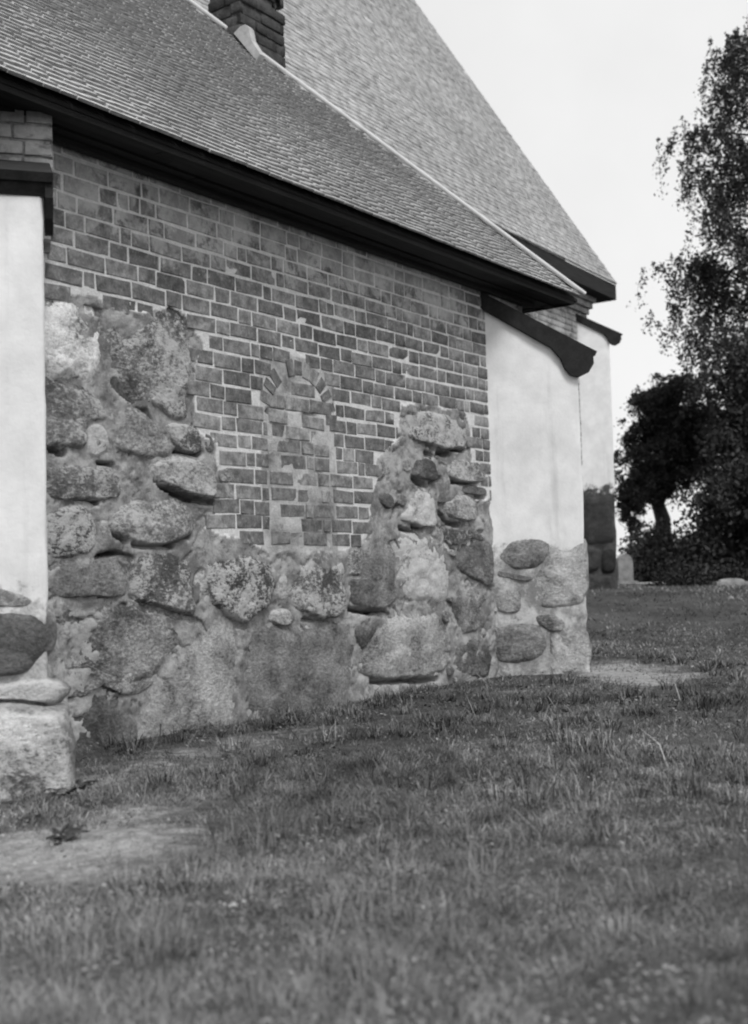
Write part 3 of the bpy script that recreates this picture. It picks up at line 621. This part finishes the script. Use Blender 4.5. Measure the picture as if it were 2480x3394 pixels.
def cap_parts(bt, O, ea, en, w, a_in, z_in, a_out, z_out, sc=1.0):
    """sloping board cap with two shaped side boards; en face at O"""
    d = np.array([a_out-a_in, z_out-z_in]); L = np.hypot(*d); d /= L; nrm = np.array([d[1], -d[0]]);  nrm = -nrm if nrm[1] < 0 else nrm
    P = lambda s, h: tuple(np.array([a_in, z_in])+d*s+nrm*h*sc)
    cap = prism('cap', CAPW, bt, [P(0, 0), P(L+.03, 0), P(L+.03, -.05), P(0, -.05)], O, ea, EZ, en, -w-.05*sc, .05*sc)
    prof = [P(0, -.002), P(L, -.002), P(L+.005, -.05), P(L+.05*sc, -.13), P(L+.04*sc, -.24), P(L-.03*sc, -.33), P(L-.12*sc, -.35), P(L-.20*sc, -.315), P(L-.28*sc, -.245), P(L-.42*sc, -.185), P(L*.4, -.17), P(0, -.15)]
    prism('side_board', CAPW, cap, prof, O, ea, EZ, en, .012, .055*sc)
    prism('side_board', CAPW, cap, prof, O, ea, EZ, en, -w-.055*sc, -w-.012)
    prism('front_board', CAPW, cap, [P(L-.02, -.04), P(L+.012, -.04), P(L+.012, -.13), P(L-.02, -.13)], O, ea, EZ, en, -w-.05*sc, .052*sc)
    return cap
S2 = math.sqrt(.5)
# right corner buttress
bO = np.array([WX, 10.06, 0.]); bea = np.array([S2, S2, 0]); ben = np.array([S2, -S2, 0])
def b_uv(pts, O=bO, ea=bea, n=ben): return [((p-O)@ea, p[2]) for p in (on_plane(x, y, O, n) for x, y in pts)]
kin = b_uv([(1605, 1002), (1930, 1190), (1945, 2000), (1600, 958), (1966, 1163)])
print('butt', kin)
aL = kin[2][0]
slope = (kin[4][1]-kin[3][1])/(kin[4][0]-kin[3][0])
ztop = lambda a: kin[3][1]+slope*(a-kin[3][0])-.04
buttR = rough_block('buttress', PLASTER, annex, bO, bea, ben, [(-.5, -.5), (aL+.02, -.5), (aL, ztop(aL)), (-.1, ztop(-.1)), (-.5, ztop(-.1))], .8, 1.30, 41, .012)
cap_parts(buttR, bO, bea, ben, .8, kin[3][0]-.05, kin[3][1]-slope*.05*-1+0, kin[4][0], kin[4][1])
BS = [(cD(500,310, 560,262, 650,252, 730,272, 738,320, 700,380, 650,408, 560,408, 502,388, 482,350), .19, .2, .4, .03, .2),
 (cD(482,405, 560,418, 660,442, 640,462, 540,445, 472,430), .15, .1, .3, .02, .2), (cD(480,512, 560,492, 600,522, 600,590, 560,612, 500,602, 482,570), .22, .2, .3, .025, .3),
 (cD(745,312, 820,292, 895,292, 900,400, 900,560, 780,588, 682,578, 662,480, 682,420, 722,382), .33, .3, .1, .025, .1), (cD(480,692, 560,655, 680,655, 718,700, 718,800, 640,838, 500,838, 472,760), .19, .2, .4, .03, .2),
 (cD(662,622, 740,612, 798,642, 798,688, 722,690), .22, .3, .3, .02, .2), (cD(742,702, 820,692, 905,712, 912,890, 780,888, 742,800), .29, .3, .2, .03, .2)]
for i, (pp, tone, li, dkk, h, ov) in enumerate(BS):
    stone(b_uv(pp), bO, bea, EZ, ben, tone*1.3, li, dkk, h, ov, buttR, 900+i*13, grow=.15, lapk=.05, cut=.3, HS=.2, NA=44, NR=12, sink=.02)
# left corner buttress, seen on its end
lC = np.array([-5.02, 3.88, 0.]); ldo = np.array([.80, -.60, 0]); lrt = np.array([.60, .80, 0])    # lC: outer right corner; ldo outwards; lrt along the end face
lz = [on_plane(75, y, lC, ldo)[2] for y in (572, 645, 2000, 2340)]
print('left', lz)
zl = lz[0]
buttL = rough_block('buttress', PLASTER, annex, lC, ldo, lrt, [(-1.7, -.5), (0, -.5), (0, zl-.05), (-1.7, zl+.75)], .85, lz[2], 57, .012)
cap_parts(buttL, lC, ldo, lrt, .85, -1.3, zl+.55, .04, zl)
pier = keep(link('pier', mesh_py('pier', box_pts(lC, ldo, lrt, EZ, -1.9, -.87, -.84, .058, zl-.1, 3.93), BOXF), MORTAR), annex)
brick_face(lC-ldo*.86-lrt*.80, lrt, ldo, .87, zl+.0, 3.98, pier, 'p', .1)
brick_face(lC-ldo*.86+lrt*.07, -ldo, lrt, 1.0, zl+.0, 3.98, pier, 'p', .1)
def l_uv(pts, off=0.): return [((p-lC)@lrt, p[2]) for p in (on_plane(x, y, lC+ldo*off, ldo) for x, y in pts)]
LS = [(cN(-160,2040, 0,2030, 60,2030, 138,2052, 150,2120, 130,2200, 80,2238, 0,2255, -150,2240), .13, .1, .5, .05, .3, 0), (cN(-120,1950, 0,1950, 60,1962, 118,1985, 126,2008, 60,2018, -120,2012), .28, .3, .2, .03, .1, 0),
 (cN(-150,2275, 0,2272, 90,2258, 185,2272, 205,2330, 110,2328, 0,2322, -150,2320), .50, .4, .1, .07, .1, .04)]
for i, (pp, tone, li, dkk, h, ov, off) in enumerate(LS):
    stone(l_uv(pp, off), lC+ldo*off, lrt, EZ, ldo, tone*.9, li, dkk, h, ov, buttL, 1300+i*11, cut=.2, NA=44, NR=12, sink=.02)
pl = l_uv(cN(150,2345, 245,2400, 252,2560), .22); zpl = pl[0][1]
rough_block('plinth', MORTAR, buttL, lC+ldo*.16+lrt*.10, ldo, lrt, [(-.9, -.5), (0, -.5), (.0, zpl-.12), (-.05, zpl-.02), (-.9, zpl+.0)], 1.0, -5, 77, .03, .07)
PS = cN(-220,2352, -100,2345, 0,2342, 60,2340, 130,2346, 185,2352, 225,2375, 240,2410, 246,2480, 246,2580, 238,2640, 170,2690, 60,2720, 0,2740, -200,2750)
stone(l_uv(PS, .16), lC+ldo*.16, lrt, EZ, ldo, .66, .5, .0, .08, .3, buttL, 1400, NA=72, NR=20, HS=.8, grow=0., rimw=.13)

# ------------------------------------------------------------------ nave
NXW, NY1 = -10.8, 22.55
nave = empty('church_nave', (-10.35, 22.9, .5), 'tall church nave with steep plain shingled roof and brick cornice behind the annex', 'building')
e1 = on_plane(2045, 940, (-10.35, 0, 0), EX); NEX, NEY, NEZ = -10.35, e1[1], e1[2]
tp = on_plane(1380, 0, (0, NEY, 0), EY); NP = (tp[2]-NEZ)/(NEX-tp[0]); print('nave eave', e1, 'pitch', math.degrees(math.atan(NP)))
nh = 6.2; rz_ = NEZ+nh*NP; rx = NEX-nh
box_obj('wall', MORTAR, nave, -21.9, NXW-.06, -2, NY1-.06, -.5, NEZ-.1)
NV = [(NEX, -3, NEZ), (NEX, NEY, NEZ), (rx, NEY, rz_), (rx, -3, rz_), (rx-nh, -3, NEZ), (rx-nh, NEY, NEZ)]
NV += [(x, y, z-.03) for x, y, z in NV]
nroof = keep(link('roof', mesh_py('roof', NV, [(0, 1, 2, 3), (3, 2, 5, 4), (6, 9, 8, 7), (9, 10, 11, 8), (1, 7, 8, 2), (2, 8, 11, 5), (0, 6, 7, 1)]), FARROOF), nave)
VV = []; FF = []; nb = 0; LS_ = math.hypot(nh, nh*NP); cN_, sN_ = nh/LS_, nh*NP/LS_
vd_ = np.array([-cN_, 0, sN_]); nd_ = np.array([sN_, 0, cN_]); gr = np.random.default_rng(12)
for j in range(int(LS_/.13)):
    y = 8.-gr.uniform(0, .3)
    while y < NEY-.02:
        w = gr.uniform(.18, .45); y1 = min(y+w, NEY+gr.uniform(-.015, .02)); P = np.array([NEX, 0, NEZ])+vd_*(j*.13+gr.normal(0, .008))+nd_*gr.uniform(0, .008)
        v = [P+EY*yy+vd_*q_[0]+nd_*q_[1] for yy in (y+.004, y1-.004) for q_ in ((-.015, .004), (-.015, .014), (.15, -.004), (.15, .004))]
        VV.append(v); FF.append(np.array([(0, 1, 3, 2), (4, 6, 7, 5), (0, 4, 5, 1), (1, 5, 7, 3), (2, 3, 7, 6)])+nb); nb += 8; y = y1
keep(link('shingle_courses', mesh_np('nave_shingles', np.array(VV).reshape(-1, 3), np.vstack(FF)), FARROOF, kind='stuff'), nroof)
gab = keep(link('gable', mesh_py('gable', [(NXW, NY1-.05, NEZ-.2), (rx, NY1-.05, rz_-.3), (rx-nh+.45, NY1-.05, NEZ-.2)], [(0, 1, 2)]), MORTAR), nave)
neav = box_obj('eaves', WOOD, nave, NEX-.5, NEX-.01, -3, NEY-.01, NEZ-.36, NEZ-.035)
for k in range(3): box_obj('cornice_course', MORTAR, nave, NXW-.05, NXW+.06+.06*k, -2, NY1+.06*k, NEZ-.73+.125*k, NEZ-.62+.125*k)
nw = keep(link('brick_facing', mesh_py('bf', box_pts((0,0,0), EX, EY, EZ, NXW-.06, NXW-.012, 11.5, NY1, 2.5, NEZ-.7), BOXF), MORTAR), nave)
brick_face(np.array([NXW, 16.5, 0]), EY, EX, NY1-16.5, 3.2, NEZ-.3, nw, 'n')
# nave corner buttress
q = on_plane(1918, 1300, (NXW, 0, 0), EX); nO = np.array([NXW, q[1], 0.])
nk = [((p-nO)@bea, p[2]) for p in (on_plane(x, y, nO, ben) for x, y in ((2033, 1500), (1918, 1040), (2056, 1106), (2033, 1955), (2033, 1620)))]
print('nave butt', nO, nk)
na = nk[0][0]; nsl = (nk[2][1]-nk[1][1])/(nk[2][0]-nk[1][0])
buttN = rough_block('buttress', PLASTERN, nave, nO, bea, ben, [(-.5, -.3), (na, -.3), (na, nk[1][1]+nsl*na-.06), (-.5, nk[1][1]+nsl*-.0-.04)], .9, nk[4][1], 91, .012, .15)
cap_parts(buttN, nO, bea, ben, .9, -.05, nk[1][1], nk[2][0], nk[2][1], .9)
def n_uv(pts): return [((p-nO)@bea, p[2]) for p in (on_plane(x, y, nO, ben) for x, y in pts)]
for i, (pp, tone) in enumerate(((cN(1930,1650, 1975,1640, 2015,1628, 2034,1632, 2034,1700, 2036,1770, 2034,1805, 1980,1812, 1930,1800), .05), (cN(1930,1815, 1990,1818, 1990,1870, 1975,1895, 1930,1895), .065), (cN(1994,1830, 2015,1816, 2038,1825, 2040,1890, 2015,1905, 1992,1895), .03), (cN(1930,1905, 1985,1905, 2036,1910, 2038,1975, 1930,1975), .05))):
    stone(n_uv(pp), nO, bea, EZ, ben, tone, .0, .6, .05, .1, buttN, 1500+i*7, NA=36, NR=9, sink=.012, HS=1., grow=.0, lapk=-.25, cut=.4)

# ------------------------------------------------------------------ brick objects
order = [i for i in rank(BRICKS, lambda b: b[0]) if BRICKS[i][8] in 'wcp']
big = set(order[:297]); grp = {}
for i, (P, eu, ez, en, su, sz, sn, par, key) in enumerate(BRICKS):
    k = random.randrange(14)
    if i in big:
        o = link('brick', BMS[k] if key == 'c' else BME[k]); m = Matrix.Identity(4)
        for a in range(3): m[a][0] = eu[a]*su; m[a][1] = ez[a]*sz; m[a][2] = en[a]*sn; m[a][3] = P[a]
        o.matrix_basis = m; keep(o, par)
    else:
        g = grp.setdefault(par.name, [par, [], [], 0]); v = BV[k]
        g[1].append(P+v[:, :1]*su*eu+v[:, 1:2]*sz*ez+v[:, 2:3]*sn*en); g[2].append(np.array(BFC)+g[3]); g[3] += 12
for par, V, Fc, _ in grp.values():
    keep(link('brick_courses', mesh_np('brick_courses', np.vstack(V), np.vstack(Fc)), SOOT if par is chim else BRICK, kind='stuff'), par)
print('bricks', len(BRICKS), 'wall', sum(b[8] == 'w' for b in BRICKS), 'shingles', len(sh))

nave.rotation_euler.z = math.radians(2.1)         # the nave is not quite square to the annex
# ------------------------------------------------------------------ grass
PATHPX = cN(2015,1985, 2090,1985, 2190,1972, 2225,1940, 2150,1918, 2020,1920)
PATHW = [tuple(gpt(*q)[:2]) for q in PATHPX]
def in_building(X, Y):
    r = (X < WX+.03) & (Y > 3.7) & (Y < 10.9)
    r |= (X < NXW+.03) & (Y < NY1+.1)
    r |= inpoly(X, Y, PATHW)
    for O, ea, en, L, w in ((bO, bea, ben, aL, .8), (nO, bea, ben, na, .9), (lC+ldo*.25+lrt*.12, -ldo, lrt, 1.7, 1.1)):
        a = (X-O[0])*ea[0]+(Y-O[1])*ea[1]; b = (X-O[0])*en[0]+(Y-O[1])*en[1]
        r |= (a > -.5) & (a < L) & (b < 0.0) & (b > -w) if ea is bea else (a > 0) & (a < L) & (b < 0) & (b > -w)
    return r
def blades(N, Z0, Z1, L0, L1, wid, seed, pw=1.0):
    g = np.random.default_rng(seed); u = g.random(N)
    Z = (Z0**pw+(Z1**pw-Z0**pw)*u)**(1/pw); rr = (g.random(N)*2.35-1)*(Z*.40+.7)
    X = F0[0]*Z+R0[0]*rr; Y = F0[1]*Z+R0[1]*rr
    pm = patches(X, Y); cl_ = fbm(X*1.6, Y*1.6, 4, 77)+.5
    ok = ~in_building(X, Y) & (g.random(N) > pm*1.05) & (g.random(N) < .25+1.3*cl_)
    X, Y, Z, cl_ = X[ok], Y[ok], Z[ok], cl_[ok]; n = len(X)
    L = (L0+(L1-L0)*g.random(n)**1.7)*(.35+1.3*cl_); az = g.random(n)*2*math.pi
    az = az*.65 + .35*(fbm(X*.9, Y*.9, 2, 99)*9)            # tufts lie over together
    lean = .65+1.0*g.random(n); w = wid*(.6+.8*g.random(n))*np.clip(Z/5, .8, 5)
    B = np.stack([X, Y, gz(X, Y)-.008], -1); D = np.stack([np.cos(az), np.sin(az), 0*az], -1)
    S = np.stack([-np.sin(az+g.normal(0, .9, n)), np.cos(az+g.normal(0, .9, n)), 0*az], -1)*w[:, None]/2
    m1 = B+D*(L*.45*np.sin(lean*.6))[:, None]+EZ*(L*.5*np.cos(lean*.5))[:, None]
    tp_ = m1+D*(L*.55*np.sin(lean*1.35))[:, None]+EZ*(L*.5*np.cos(lean*1.35))[:, None]
    V = np.stack([B-S, B+S, m1+S*.8, m1-S*.8, tp_], 1).reshape(-1, 3); o = np.arange(n)[:, None]*5
    T = np.stack([o+[0, 1, 2], o+[0, 2, 3], o+[3, 2, 4]], 1).reshape(-1, 3); return V, T
VV = []; TT = []; nb = 0
for args in ((310000, 1.9, 7., .02, .075, .0034, 1, 1.3), (255000, 5., 16., .025, .08, .0034, 2, 1.2), (85000, 13., 46., .04, .10, .0046, 3, 1.1), (700, 2.1, 11., .22, .42, .0042, 4, 1.4)):
    v, t = blades(*args); VV.append(v); TT.append(t+nb); nb += len(v)
def tufts(N, per, seed):
    g = np.random.default_rng(seed); Z = 2.2+11*g.random(N)**1.1; rr = (g.random(N)*2-1)*(Z*.38+.5); X = F0[0]*Z+R0[0]*rr; Y = F0[1]*Z+R0[1]*rr
    ok = ~in_building(X, Y) & (patches(X, Y) < .4); X, Y, Z = X[ok], Y[ok], Z[ok]; sz = .6+1.0*g.random(len(X))
    X, Y, Z, sz = (np.repeat(a, per) for a in (X, Y, Z, sz)); n = len(X); az = g.random(n)*6.283; ra = .07*sz*np.sqrt(g.random(n))
    X = X+ra*np.cos(az); Y = Y+ra*np.sin(az); ok = ~in_building(X, Y); X, Y, Z, sz, az = X[ok], Y[ok], Z[ok], sz[ok], az[ok]; n = len(X)
    az = az+g.normal(0, .7, n); L = (.05+.08*g.random(n))*sz; lean = .3+1.1*g.random(n); w = .0040*(.6+.8*g.random(n))*np.clip(Z/5, .8, 4)
    B = np.stack([X, Y, gz(X, Y)-.008], -1); D = np.stack([np.cos(az), np.sin(az), 0*az], -1); S = np.stack([-np.sin(az), np.cos(az), 0*az], -1)*w[:, None]/2
    m1 = B+D*(L*.45*np.sin(lean*.6))[:, None]+EZ*(L*.5*np.cos(lean*.5))[:, None]; tp_ = m1+D*(L*.55*np.sin(lean*1.45))[:, None]+EZ*(L*.5*np.cos(lean*1.45))[:, None]
    V = np.stack([B-S, B+S, m1+S*.8, m1-S*.8, tp_], 1).reshape(-1, 3); o = np.arange(n)[:, None]*5
    return V, np.stack([o+[0, 1, 2], o+[0, 2, 3], o+[3, 2, 4]], 1).reshape(-1, 3)
def weeds(N, seed):                       # clover and plantain leaves low in the turf
    g = np.random.default_rng(seed); Z = 2.1+10*g.random(N//14)**1.2; rr = (g.random(N//14)*2-1)*(Z*.38+.5)
    X = np.repeat(F0[0]*Z+R0[0]*rr, 14)+g.normal(0, .05, N//14*14); Y = np.repeat(F0[1]*Z+R0[1]*rr, 14)+g.normal(0, .05, N//14*14)
    ok = ~in_building(X, Y); X, Y = X[ok], Y[ok]; n = len(X); Z = X*F0[0]+Y*F0[1]; z = gz(X, Y)+.015+.035*g.random(n); a = g.random(n)*6.283; r = (.004+.006*g.random(n))*np.clip(Z/6, 1, 1.6); ti = g.normal(0, .3, (n, 2))
    V = []
    for k in range(5):
        t_ = a+k*2*math.pi/5; dx, dy = r*np.cos(t_), r*np.sin(t_)*.8; V.append(np.stack([X+dx, Y+dy, z+dx*ti[:, 0]+dy*ti[:, 1]], -1))
    V = np.stack(V, 1).reshape(-1, 3); o = np.arange(n)[:, None]*5; return V, np.stack([o+[0, 1, 2], o+[0, 2, 3], o+[0, 3, 4]], 1).reshape(-1, 3)
v, t = weeds(12000, 23); VV.append(v); TT.append(t+nb); nb += len(v)
v, t = tufts(700, 48, 17); VV.append(v); TT.append(t+nb); nb += len(v)
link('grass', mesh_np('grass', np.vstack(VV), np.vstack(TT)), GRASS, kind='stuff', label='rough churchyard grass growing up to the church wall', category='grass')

# ------------------------------------------------------------------ trees, shrubs
def leaf_mesh(name, Cn, size, mat, parent, seed, flat=.5):
    g = np.random.default_rng(seed); n = len(Cn)
    d = g.normal(0, 1, (n, 3)); d[:, 2] -= .5; d /= np.linalg.norm(d, axis=1)[:, None]
    e = np.cross(d, g.normal(0, 1, (n, 3))); e /= np.linalg.norm(e, axis=1)[:, None]
    s = size*(.6+.8*g.random(n))[:, None]
    V = np.stack([Cn-d*s*.5, Cn+e*s*.3, Cn+d*s*.5, Cn-e*s*.3], 1).reshape(-1, 3)
    return keep(link(name, mesh_np(name, V, np.arange(4*n).reshape(n, 4)), mat), parent)
def hanging(base, tip, n, g, drop, spread, V, Fc, per=60):
    """leaves strung along twigs that hang from a bough"""
    m = max(3, n//per); out = []
    for k in range(m):
        tk = g.uniform(.35, 1)**.8; P = base+(tip-base)*tk+np.array([0, 0, .45*math.sin(tk*math.pi)])+g.normal(0, spread*.55, 3)*np.array([1, 1, .5])
        l = drop*g.uniform(.35, 1.1); d = np.array([g.normal(0, .28), g.normal(0, .28), -1.])*l
        tube(V, Fc, [P, P+d*.55+g.normal(0, .03, 3), P+d], [.006, .004, .002], 3)
        t = g.random(per)[:, None]; out.append(P+d*t+g.normal(0, 1, (per, 3))*(.03+.05*spread/.22*t)*np.array([1, 1, .7]))
    return np.vstack(out)
def tree(name, label, group, foot, height, tips, nleaf, size, mat, seed, trunk_r, drop, spread, clear=.15):
    g = np.random.default_rng(seed); foot = np.array([foot[0], foot[1], float(gz(foot[0], foot[1]))-.15])
    t = empty(name, tuple(foot), label, 'tree', group)
    V = []; Fc = []; lean = g.normal(0, .03, 2)
    ax_ = lambda z: foot+np.array([lean[0]*z, lean[1]*z, z])
    hs = np.linspace(0, height, 12); tube(V, Fc, [ax_(h)+np.r_[g.normal(0, .05, 2), 0] for h in hs], [trunk_r*(1.25 if i == 0 else 1)*(1-.93*h/height)+.015 for i, h in enumerate(hs)], 10)
    L = []
    for tip in tips:
        tip = np.asarray(tip, float); hd = np.linalg.norm(tip[:2]-foot[:2]); zb = np.clip(tip[2]-foot[2]-hd*.45*g.uniform(.5, 1.2)+drop*.3, height*clear, height*.96)
        b = ax_(zb); bend = g.normal(0, .12, 3); pts = [b+(tip-b)*s*.9+np.array([0, 0, .45*math.sin(s*math.pi)])+bend*math.sin(s*5) for s in np.linspace(0, 1, 8)]
        r = trunk_r*.28*(1-.6*zb/height); tube(V, Fc, pts, [r*.6*(1-.92*s)+.004 for s in np.linspace(0, 1, 8)], 6)
        L.append(hanging(b, tip, int(nleaf/len(tips)), g, drop, spread, V, Fc))
    keep(link('trunk', mesh_py('trunk', V, Fc, True), BARK), t)
    leaf_mesh('crown', np.vstack(L), size, mat, t, seed+5); return t
def px_tips(lst, Z, jit, g): return [at_depth(x, y, Z+g.uniform(-jit, jit)) for x, y in lst]
g = np.random.default_rng(3)
Z1 = 30.
ft = at_depth(2650, 1900, Z1)
t1 = [(2400,105), (2385,200), (2420,160), (2350,285), (2300,395), (2205,455), (2260,540), (2240,600), (2390,640), (2330,690), (2345,760), (2150,850), (2215,865), (2260,930), (2300,870), (2240,1020), (2230,1100), (2300,1010), (2290,1170), (2300,1270), (2350,1130), (2380,1230), (2400,330), (2420,480), (2430,560), (2440,800), (2400,900), (2430,1000), (2450,1100), (2450,250), (2400,1330), (2440,1450)]
tips = px_tips(t1, Z1, 1.7, g)
for k in range(34):
    a = g.uniform(-2.2, 1.6); h = g.uniform(3., 17.5); r = (1-h/20.5)*6.*g.uniform(.5, 1)
    tips.append(np.array([ft[0], ft[1], 0])+R0*abs(r*math.cos(a))+F0*r*math.sin(a)+EZ*(h+.5))
tree('birch_tree', 'tall weeping birch with drooping open boughs, the tallest tree in the churchyard', None, ft, 19., tips, 78000, .092, LEAFT, 11, .36, 1.3, .42)
# rounded tree on a short trunk
def crown_tips(poly, Z, dep, n, g):
    xs = [p[0] for p in poly]; ys = [p[1] for p in poly]; out = []
    while len(out) < n:
        x, y = g.uniform(min(xs), max(xs)), g.uniform(min(ys), max(ys))
        if inpoly(x, y, poly): out.append(at_depth(x, y, Z+g.uniform(-dep, dep)))
    return out
Z2 = 36.
pc = cN(2165,1255, 2330,1250, 2400,1290, 2440,1400, 2440,1540, 2380,1575, 2290,1570, 2220,1640, 2150,1680, 2080,1650, 2055,1590, 2075,1500, 2110,1420, 2118,1330)
tree('rounded_tree', 'dense rounded dark tree on a short trunk with sky showing beneath its crown', None, at_depth(2195, 1905, Z2), 5.6, crown_tips(pc, Z2, 1.6, 90, g), 80000, .09, LEAF, 21, .34, .40, .5, .28)
pl2 = cN(2060,1640, 2130,1650, 2150,1730, 2110,1790, 2060,1770)
tree('young_tree', 'thin young tree with sparse leaves beside the far gravestone', None, at_depth(2098, 1905, 33.), 2.3, crown_tips(pl2, 33., .5, 18, g), 5000, .08, LEAF, 31, .06, .2, .16, .2)
def shrub(name, label, pxp, Z, dep, n, size, mat, seed, group=None):
    g = np.random.default_rng(seed); tp_ = crown_tips(pxp, Z, dep, 46, g); cx = np.mean([p[0] for p in tp_]); cy = np.mean([p[1] for p in tp_])
    z0 = float(gz(cx, cy)); t = empty(name, (cx, cy, z0), label, 'shrub', group); V = []; Fc = []; L = []
    for p in tp_:
        b = np.array([cx, cy, z0-.1])+np.r_[g.normal(0, .15, 2), 0]; tube(V, Fc, [b, (b+p)/2+g.normal(0, .08, 3), p], [.03, .02, .006], 5)
        L.append(p+g.normal(0, 1, (n//46, 3))*np.array([.26, .26, .22]))
    keep(link('stem', mesh_py('stem', V, Fc), BARK), t); LL = np.vstack(L); LL[:, 2] = np.maximum(LL[:, 2], z0+.02); leaf_mesh('foliage', LL, size, mat, t, seed+1)
shrub('shrub', 'grey-green low bush at the foot of the rounded tree', cN(2115,1820, 2170,1785, 2230,1800, 2262,1850, 2262,1905, 2110,1910), 31., .6, 9000, .10, LEAFM, 51)
shrub('shrub', 'big black-looking evergreen bush under the weeping birch', cN(2360,1680, 2420,1590, 2520,1500, 2620,1560, 2640,1920, 2270,1915, 2290,1850), 27., 1.4, 30000, .11, LEAF, 61)
shrub('shrub', 'dense dark evergreen filling the gap between weeping birch and rounded tree', cN(2440,1250, 2520,1150, 2640,1200, 2640,1700, 2420,1700, 2400,1450), 30., 1.6, 30000, .13, LEAF, 71)
shrub('hedge', 'low dark clipped hedge along the end of the pale path', cN(2225,1932, 2300,1922, 2520,1925, 2520,1950, 2220,1952), 25.5, .4, 9000, .07, LEAF, 81)

# ------------------------------------------------------------------ path, gravestones, small plants
pa = [gpt(x, y) for x, y in PATHPX]
pm_ = mesh_py('path', [(p[0], p[1], float(gz(p[0], p[1]))+.035) for p in pa] + [(p[0], p[1], float(gz(p[0], p[1]))-.15) for p in pa], [tuple(range(6)), tuple(range(11, 5, -1))]+[(i, (i+1) % 6, 6+(i+1) % 6, 6+i) for i in range(6)])
link('path', pm_, PATHM, kind='structure')
def gravestone(px, py, Z, w, h, label, tilt=0.):
    p = at_depth(px, py, Z); z0 = float(gz(p[0], p[1])); t = empty('gravestone', (p[0], p[1], z0), label, 'gravestone')
    prof = [(-w/2, -.2), (w/2, -.2), (w/2, h*.7)]+[(w/2*math.cos(a), h*.7+h*.3*math.sin(a)) for a in np.linspace(.2, math.pi-.2, 9)]+[(-w/2, h*.7)]
    prism('slab', GRAVE, t, prof, (p[0], p[1], z0), R0*math.cos(tilt)+F0*math.sin(tilt), EZ, F0*math.cos(tilt)-R0*math.sin(tilt), -.07, .07)
    prism('base', GRAVE, t, [(-w*.7, -.2), (w*.7, -.2), (w*.7, .09), (-w*.7, .1)], (p[0], p[1], z0), R0, EZ, F0, -.16, .16)
gravestone(2072, 1930, 29., .42, .78, 'pale round-topped gravestone beside the nave corner and the path', .3)
gravestone(2425, 1925, 24., .5, .16, 'small low pale stone lying before the black evergreen bush', .1)
def fern(x, y, n, L, label, seed):
    g = np.random.default_rng(seed); p = gpt(x, y); t = empty('fern', tuple(p), label, 'plant'); 
    for k in range(n):
        az = g.uniform(0, 6.28); d = np.array([math.cos(az), math.sin(az), 0]); s = np.array([-d[1], d[0], 0]); l = L*g.uniform(.6, 1.1); V = []; Fc = []
        for i in range(9):
            u = i/8; c = p+d*l*u*.8+EZ*l*(u*.9-.55*u*u); w = .22*l*(1-u)*(.3+min(1, u*5))
            for sg in (-1, 1):
                b = len(V); V += [c, c+s*sg*w+d*.01-EZ*.008, c+s*sg*w*.9+d*.035, c+d*.028]; Fc.append((b, b+1, b+2, b+3))
        keep(link('frond', mesh_py('frond', V, Fc), LEAFM), t)
fern(205, 2640, 11, .17, 'dark fern growing against the pale plinth stone', 5)
fern(255, 2615, 8, .13, 'small fern tucked between plinth and dark boulder', 6)
fern(200, 2790, 9, .14, 'leafy weed on the bare earth by the plinth', 8)
